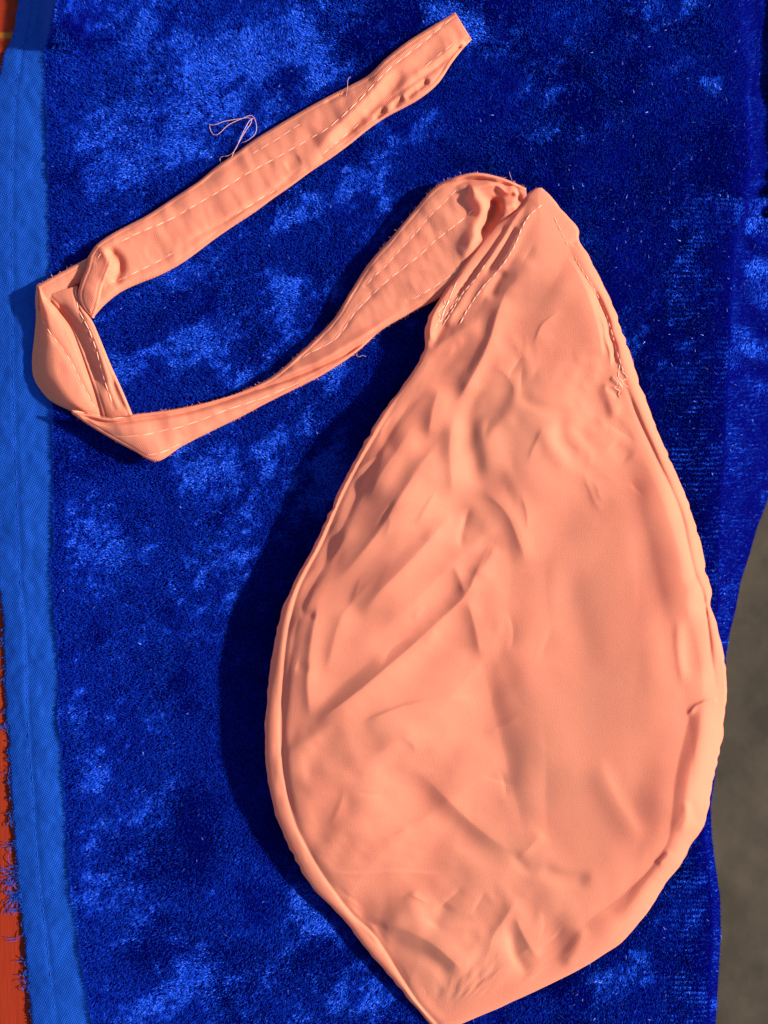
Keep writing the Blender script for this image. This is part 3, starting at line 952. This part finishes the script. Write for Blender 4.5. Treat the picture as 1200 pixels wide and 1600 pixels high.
obj('back_panel', mesh('back_panel', GB, grid_faces(*GB.shape[:2]), PEACH), bag)

# ------------------------------------------------------------------ strap
strap = obj('strap', None, bag)
strap_v, strap_f, strap_n = [], [], []
strap_edges = []
SH = np.zeros(XX.shape)          # creases shared by all lengths of the strap
J = lambda *a_, **k_: stroke(SH, *a_, **k_)
SN = 0.7 * noise(60, 61) + 0.6 * noise(30, 62, 2.2, 1.0, 50) + 0.28 * noise(15, 64, 2.0, 1.0, 68) + 0.05 * noise(11, 63)


def ribbon(pairs, n, m, th, zfun, crown=5.0, wr=1.0, cr=1.0):
    pr = spline([(*a_, *b_) for a_, b_ in pairs], n)
    pr4 = pr
    t = np.linspace(0, 1, n)[:, None]
    v_ = np.linspace(0, 1, m)
    v_ = 0.5 - 0.5 * np.cos(np.pi * v_)
    v_ = v_[None]
    px = pr4[:, 0:1] + (pr4[:, 2:3] - pr4[:, 0:1]) * v_
    py = pr4[:, 1:2] + (pr4[:, 3:4] - pr4[:, 1:2]) * v_
    wid = np.hypot(pr4[:, 2] - pr4[:, 0], pr4[:, 3] - pr4[:, 1])[:, None]
    de = np.minimum(v_, 1 - v_) * wid
    top = zfun(t, v_) + crown * (1 - np.exp(-de / 9.0)) + wr * bil(SN, px, py) * smooth01(de / 8) + cr * bil(SH, px, py)
    top = top - 4.0 * (1 - np.clip(de / 5.0, 0, 1)) ** 2 - 1.1 * np.exp(-((de - 6.5) / 1.8) ** 2)
    bot = np.minimum(top - 0.7, top - th * smooth01(de / 9.0) - 0.7)
    gt, gb = P(px, py, top), P(px, py, bot)
    strap_edges.append((gt[:, 1], 1)); strap_edges.append((gt[:, -2], -1))
    nt_ = grid_normals(gt)
    off = sum(len(x) for x in strap_v)
    fa = np.concatenate([grid_faces(n, m), grid_faces(n, m, n * m, True)])
    def wall(a_, b_, fl):
        q_ = np.stack([a_[:-1], a_[1:], b_[1:], b_[:-1]], -1)
        return q_[:, ::-1] if fl else q_
    ix = np.arange(n * m).reshape(n, m)
    fa = np.concatenate([fa, wall(ix[:, 0], ix[:, 0] + n * m, False), wall(ix[:, -1], ix[:, -1] + n * m, True),
                         wall(ix[0], ix[0] + n * m, True), wall(ix[-1], ix[-1] + n * m, False)])
    vv = np.concatenate([gt.reshape(-1, 3), gb.reshape(-1, 3)])
    nn = np.concatenate([nt_.reshape(-1, 3), -nt_.reshape(-1, 3)])
    strap_v.append(vv); strap_f.append(fa + off); strap_n.append(nn)


STRAP_SEAMS = [
    ([(704, 30), (667, 61), (641, 82), (611, 105), (583, 133), (553, 165), (515, 198), (480, 219), (462, 230), (392, 268), (340, 300), (270, 341), (217, 364), (171, 387)], 20, .74, 1.9),
    ([(470, 193), (422, 224), (390, 243)], 20, .7, 1.3),
    ([(706, 69), (688, 84), (664, 104)], 20, .7, 1.4),
    ([(560, 194), (527, 222), (500, 245)], 20, .7, 1.5),
    ([(430, 297), (392, 320), (354, 344)], 20, .72, 1.6),
    ([(270, 396), (226, 419), (188, 437), (162, 447)], 20, .74, 1.9),
    ([(158, 396), (148, 410)], 11, .8, 1.6),
    ([(118, 452), (121, 478), (131, 500), (139, 515), (150, 545), (158, 575), (165, 600), (172, 620), (180, 643)], 17, .8, 1.9),
    ([(66, 500), (78, 520), (95, 542), (112, 568), (126, 596), (140, 622), (150, 640)], 17, .7, 1.6),
    ([(712, 297), (700, 310), (672, 337), (647, 367), (625, 390), (600, 418), (586, 430), (567, 450)], 16, .7, 1.6),
    ([(740, 327), (720, 345), (687, 370), (660, 395), (640, 411), (600, 443), (557, 485), (543, 505), (526, 528), (504, 542), (481, 553), (464, 565)], 19, .78, 1.9),
    ([(717, 420), (697, 435), (680, 447), (652, 464), (634, 472)], 18, .75, 1.9),
    ([(467, 598), (427, 615), (396, 627), (345, 644), (302, 661), (260, 672), (222, 680), (180, 682), (155, 672)], 24, .85, 1.6),
    ([(285, 692), (255, 706), (230, 711), (217, 710)], 22, .85, 1.6),
    ([(117, 642), (150, 648), (175, 654), (203, 651)], 20, .9, 1.8),
]
for pts_, pi_, fr_, w_ in STRAP_SEAMS:            # the thread pulls the cloth in
    J(pts_, -1.7 * w_ / 1.9, 3.2, 3.2, p=1.6, t0=.03, t1=.03)
# upper length, seen from above: ridge, trough and gathered lower edge near the free end
J([(622, 92), (600, 118), (573, 152), (527, 198), (494, 233), (470, 252)], 6.5, 12, 9, t0=.2, t1=.3)
J([(640, 105), (610, 142), (580, 172), (545, 205), (515, 232)], -8, 12, 9, t0=.2, t1=.25)
J([(700, 55), (670, 85), (648, 108)], -3.0, 16, 14)
J([(724, 70), (692, 97), (672, 112), (640, 133), (612, 154), (588, 172)], -4.5, 4, 4, p=1.4, t0=.05, t1=.2)
J([(716, 66), (690, 86), (668, 103), (636, 124)], 3.0, 6, 5)
for x, y in ((660, 134), (643, 147), (622, 160), (594, 178)):
    J([(x + 5, y - 5), (x - 5, y + 4)], -7, 4.5, 4.5, p=2, t0=0, t1=0)
J([(728, 66), (734, 62)], -6, 4, 4, t0=0, t1=0)
J([(545, 142), (525, 152), (505, 162)], -4.5, 3, 3, p=1.4)
J([(480, 180), (430, 212), (385, 240), (345, 268), (300, 300)], -1.6, 3.5, 3.5, t0=.1, t1=.3)
J([(474, 262), (452, 278), (433, 294), (404, 314), (378, 329), (346, 350), (311, 367), (276, 390)], -3.0, 4, 4, p=1.5, t0=.1, t1=.2)
J([(470, 247), (446, 262)], -3, 9, 9)
J([(166, 388), (180, 400), (187, 414), (183, 432), (172, 446)], -8, 6, 8, t0=.2, t1=.2)
J([(152, 384), (166, 400), (170, 416), (158, 444)], 4, 7, 5)
A = [((711, 19), (737, 62)), ((690, 32), (722, 78)), ((660, 50), (705, 100)), ((632, 68), (684, 131)), ((602, 92), (652, 157)),
     ((576, 117), (604, 183)), ((548, 133), (576, 202)), ((520, 147), (546, 226)), ((490, 163), (519, 246)), ((455, 183), (486, 268)),
     ((425, 201), (456, 290)), ((396, 219), (426, 311)), ((366, 241), (396, 333)), ((337, 261), (364, 354)), ((312, 282), (335, 374)),
     ((284, 301), (306, 396)), ((255, 320), (280, 414)), ((227, 338), (248, 431)), ((198, 353), (215, 444)), ((172, 367), (188, 457)),
     ((150, 383), (164, 476)), ((137, 402), (146, 496))]
ribbon(A, 380, 46, 11, lambda t, v: 13 + 3 * np.sin(t * 9) * (1 - v) + 8 * smooth01((t - .8) / .2) + 4 * (1 - v) * smooth01((.3 - t) / .3))
# the band behind the turn
B1 = [((57, 447), (60, 486)), ((76, 436), (95, 462)), ((102, 422), (114, 450)), ((128, 408), (126, 442)), ((150, 396), (146, 436))]
ribbon(B1, 60, 24, 8, lambda t, v: 16 + 7 * (1 - v) - 4 * t, crown=2.5, wr=0.7)
# strip running down the turn with its seam
J([(84, 474), (104, 494), (122, 520), (137, 552), (150, 588), (160, 620)], -7, 9, 8, t0=.1, t1=.2)
J([(122, 470), (135, 500), (152, 540), (164, 580), (176, 618)], 3.5, 6, 6)
J([(172, 590), (184, 620), (196, 644)], -4, 4, 4)
B3 = [((70, 462), (122, 446)), ((92, 486), (123, 462)), ((108, 508), (130, 482)), ((122, 540), (145, 503)), ((133, 570), (160, 538)),
      ((143, 600), (174, 572)), ((152, 628), (190, 607)), ((158, 650), (204, 640)), ((164, 668), (212, 662))]
ribbon(B3, 150, 34, 8, lambda t, v: 16 + 6 * v + 3 * np.sin(t * 3.1), crown=3, wr=0.6)
# broad lit face of the turn
B2 = [((57, 446), (66, 452)), ((55, 468), (77, 468)), ((56, 496), (98, 492)), ((53, 530), (114, 514)), ((50, 560), (127, 546)),
      ((52, 588), (138, 577)), ((63, 609), (147, 602)), ((82, 629), (155, 624)), ((108, 643), (161, 641)), ((135, 660), (166, 660))]
ribbon(B2, 150, 40, 8, lambda t, v: 13 + 12 * np.sin(np.pi * np.clip(v, 0, 1)) * 0.6 + 5 * (1 - t) - 11 * smooth01((.45 - v) / .45) - 6 * smooth01((t - .6) / .4) * (1 - v),
       crown=3, wr=0.8)
# end of the upper length twisting over
A2 = [((150, 383), (174, 392)), ((140, 398), (176, 408)), ((135, 418), (168, 430)), ((127, 438), (160, 450)), ((122, 458), (156, 470)),
      ((127, 478), (152, 484)), ((142, 497), (147, 497))]
ribbon(A2, 80, 30, 9, lambda t, v: 30 + 3 * v - 9 * smooth01((t - .5) / .5), crown=4, wr=0.6)
# lower length up to the bag
J([(118, 645), (145, 655), (172, 661), (220, 655), (280, 646), (330, 633), (387, 614), (458, 589), (529, 558), (600, 515), (640, 492)], -9, 3.5, 3.2, p=1.4, t0=.05, t1=.12)
J([(420, 597), (460, 580), (500, 565), (545, 538), (585, 515), (640, 480)], 5, 7, 8, t0=.15, t1=.2)
J([(480, 545), (520, 510), (560, 470), (600, 430)], -3.0, 16, 14)
J([(733, 296), (742, 304), (755, 325), (751, 348), (733, 386), (716, 412)], 11, 16, 6, t0=.1, t1=.3)
J([(768, 305), (772, 325), (760, 350), (748, 374)], -22, 9, 11, t0=.15, t1=.25)
J([(732, 295), (752, 292), (775, 288), (790, 300), (803, 298), (810, 310)], 9, 4, 5, p=1.6, t0=.05, t1=.1)
J([(705, 292), (727, 283), (760, 281), (782, 288), (806, 294), (812, 318)], -7, 3.5, 3.5, p=1.5, t0=.15, t1=.05)
J([(690, 289), (712, 279), (742, 273), (780, 280), (812, 291)], 6, 5, 4, t0=.2, t1=.1)
J([(782, 327), (800, 322)], 9, 7, 7, t0=.1, t1=0)
CC = [((112, 640), (112, 646)), ((135, 647), (140, 665)), ((165, 653), (175, 686)), ((190, 652), (210, 705)), ((207, 648), (245, 721)),
      ((240, 644), (285, 697)), ((280, 638), (330, 674)), ((330, 627), (375, 652)), ((380, 611), (420, 628)), ((425, 588), (460, 608)),
      ((470, 550), (505, 585)), ((520, 500), (555, 552)), ((545, 460), (596, 516)), ((575, 413), (640, 490)), ((610, 373), (682, 468)),
      ((650, 325), (722, 440)), ((680, 292), (752, 402)), ((710, 277), (778, 372)), ((745, 270), (800, 350)), ((785, 278), (812, 342)),
      ((822, 294), (824, 334))]
def zc(t, v):
    z = np.interp(t, [0, .08, .2, .4, .6, .8, .92, 1], [26, 30, 20, 15, 18, 25, 30, 26])
    return z + 9 * (1 - v) * smooth01((.35 - t) / .2) - 8 * v * smooth01((t - .8) / .15)
ribbon(CC, 420, 50, 12, zc, crown=5)
sv, sf, sn = np.vstack(strap_v), np.vstack(strap_f), np.vstack(strap_n)
strap.name = 'strap_old'
bpy.data.objects.remove(strap)
strap = obj('strap', mesh('strap', sv, sf, PEACH, land=True), bag)

# ------------------------------------------------------------------ stitches and loose threads
BV = BVHTree.FromPolygons([Vector(x) for x in np.vstack(ALLV).astype(float)], [tuple(int(i) for i in f) for f in np.vstack(ALLF)])
EYE = Vector((0, 0, D))


def on(px, py, lift=0.0):
    w = Vector(P(px, py, 0.0))
    hit = BV.ray_cast(EYE, (w - EYE).normalized())
    p = hit[0] if hit[0] is not None else w
    return p + Vector((0, 0, lift))


def stitch_mesh():
    k, sides = 6, 6
    V, F = [], []
    for i in range(k):
        t = i / (k - 1)
        r = 0.5 * (0.35 + 0.65 * math.sin(math.pi * (0.06 + 0.88 * t)))
        for j in range(sides):
            a_ = 2 * math.pi * j / sides
            V.append((t - .5, r * math.cos(a_), r * math.sin(a_) + 0.25 * math.sin(math.pi * t)))
    for i in range(k - 1):
        for j in range(sides):
            F.append((i * sides + j, i * sides + (j + 1) % sides, (i + 1) * sides + (j + 1) % sides, (i + 1) * sides + j))
    return mesh('stitch', np.array(V), np.array(F), THREAD)


STM = stitch_mesh()


def seam(pts, pitch, frac, parent, w=1.9, first=0.0, mat=None):
    p = spline(pts, 400)
    L = np.r_[0, np.cumsum(np.linalg.norm(np.diff(p, axis=0), axis=1))]
    s = first
    while s + pitch * frac < L[-1]:
        f = frac * random.uniform(0.82, 1.12)
        a_ = [np.interp(s, L, p[:, 0]), np.interp(s, L, p[:, 1])]
        b_ = [np.interp(s + pitch * f, L, p[:, 0]), np.interp(s + pitch * f, L, p[:, 1])]
        A_ = on(a_[0], a_[1] + random.uniform(-.5, .5)); B_ = on(b_[0], b_[1] + random.uniform(-.5, .5))
        dv = B_ - A_
        if 0.0004 < dv.length < pitch * f * S * 2.2:
            o = obj('stitch', STM, parent)
            x = dv.normalized()
            y = Vector((0, 0, 1)).cross(x).normalized(); z = x.cross(y)
            R = Matrix((x, y, z)).transposed().to_4x4()
            ww = 0.68 * w * S * random.uniform(.85, 1.1)
            o.matrix_world = Matrix.Translation((A_ + B_) / 2 + z * 0.00012) @ R @ Matrix.Diagonal((dv.length, ww, ww * .8, 1))
        s += pitch * random.uniform(0.94, 1.06)


for pts_, pi_, fr_, w_ in STRAP_SEAMS:
    seam(pts_, pi_, fr_, strap, w_)
# bag seams
seam([(847, 320), (827, 337), (815, 357), (805, 382), (785, 415), (762, 440), (746, 460), (728, 488), (718, 508)], 13, .68, parts[3], 2.1)
seam([(757, 415), (744, 434), (730, 450), (714, 468), (698, 490), (682, 508)], 13, .68, parts[3], 1.9)
seam([(713, 441), (705, 460), (696, 482), (688, 502)], 15, .95, parts[3], 2.1)
seam([(702, 470), (694, 484), (690, 496)], 9, .9, parts[3], 1.8)
seam([(684, 502), (692, 502), (700, 498)], 9, .9, parts[3], 1.6)
seam([(866, 340), (880, 370), (893, 395)], 13, .7, parts[2], 1.7)
seam([(915, 430), (930, 455), (945, 486), (956, 520), (964, 550), (972, 575), (977, 592)], 12, .72, parts[2], 1.8)
seam([(962, 588), (972, 606), (978, 612)], 11, .95, parts[2], 1.9)
seam([(968, 570), (966, 590), (978, 600)], 10, .9, parts[2], 1.9)
seam([(921, 452), (936, 478), (950, 508), (960, 540), (968, 568)], 10, .8, parts[2], 1.5)
seam([(958, 590), (966, 600), (958, 606), (970, 612), (964, 620), (976, 622)], 9, .95, parts[2], 1.7)
seam([(970, 580), (981, 590), (970, 596), (982, 606)], 9, .95, parts[2], 1.7)
seam([(898, 402), (906, 416), (914, 430)], 10, .8, parts[2], 1.6)
seam([(680, 512), (688, 494), (684, 486), (696, 476), (692, 466)], 9, .95, parts[3], 1.8)
seam([(692, 508), (706, 486), (718, 466), (730, 446)], 11, .8, parts[3], 1.6)
# seam of the woven margin
BSTITCH = STM.copy(); BSTITCH.materials[0] = BLUE_THREAD
STM_KEEP, STM = STM, BSTITCH
margin = [o for o in velvet.children if o.name.startswith('woven_margin')][0]
seam([(float(lerp_y(STRIP_L, y) * .6 + lerp_y(STRIP_R, y) * .4), y) for y in range(40, 1640, 50)], 17, .7, margin, 1.7)
STM = STM_KEEP


def loose(pts, r=0.00017):
    p = spline(pts, 46)
    out = []
    for x, y, h in p:
        out.append(on(x, y, h * S))
    return tube(out, r, 6)


for pts in ([(346, 257, 1), (344, 250, 3), (348, 247, 5), (360, 245, 6), (370, 235, 7), (378, 218, 9), (390, 195, 9), (398, 188, 8)],
            [(362, 248, 2), (368, 236, 5), (384, 210, 8), (394, 196, 9), (392, 188, 8), (372, 189, 6), (350, 193, 6), (336, 198, 5), (328, 196, 3), (330, 206, 3), (336, 213, 3), (345, 209, 4), (358, 198, 6), (380, 189, 8), (396, 185, 9), (402, 200, 8), (400, 212, 7), (388, 221, 4), (378, 224, 2)]):
    o = obj('loose_thread', mesh('loose_thread', *loose(pts), PINK_THREAD), strap)
for pts in ([(541, 150, 0.5), (543, 140, 4), (544, 128, 7), (548, 124, 8)], [(556, 553, 1), (560, 558, 2), (566, 556, 2), (572, 557, 1)],
            [(800, 283, .5), (797, 276, 3), (795, 270, 4)]):
    obj('loose_thread', mesh('loose_thread', *loose(pts, 0.00014), PINK_THREAD), strap)

# cotton fuzz standing off the edges
def fuzz(pts, n, seed_h, out):
    i = rng.integers(1, len(pts) - 1, n)
    a_ = pts[i] + (pts[i + 1] - pts[i]) * rng.random((n, 1))
    t_ = pts[i + 1] - pts[i - 1]; t_ /= np.linalg.norm(t_, axis=1, keepdims=True) + 1e-12
    o_ = np.stack([-t_[:, 1], t_[:, 0], np.zeros(n)], -1) * out
    d_ = o_ * rng.uniform(.3, 1, (n, 1)) + t_ * rng.normal(0, .6, (n, 1)) + np.array([0, 0, 1]) * rng.normal(.1, .4, (n, 1))
    d_ /= np.linalg.norm(d_, axis=1, keepdims=True)
    ln_ = rng.gamma(2.5, 0.85, (n, 1)) * S
    s2 = np.cross(d_, np.array([0.2, 0.1, 1.0])); s2 /= np.linalg.norm(s2, axis=1, keepdims=True)
    b_ = d_ + s2 * rng.normal(0, .4, (n, 1))
    V_ = np.stack([a_ - s2 * 0.13 * S, a_ + s2 * 0.13 * S, a_ + d_ * ln_ * .5 + s2 * .1 * S, a_ + d_ * ln_ * .5 + b_ * ln_ * .5], 1)
    k_ = np.arange(n)[:, None] * 4
    return V_.reshape(-1, 3), np.concatenate([k_ + np.array([[0, 1, 2]]), k_ + np.array([[0, 2, 3]])])
fz = [fuzz(G[:, 2], 2600, 0, 1), fuzz(G[:, -3], 2600, 0, -1)]
for a_, sg in ((strap_edges, 0),):
    for e_, o_ in a_:
        fz.append(fuzz(e_, int(len(e_) * 1.2), 0, o_))
o = obj('cotton_fuzz', mesh('cotton_fuzz', *join(fz), PEACH, smooth=False), bag)
o['kind'] = 'stuff'
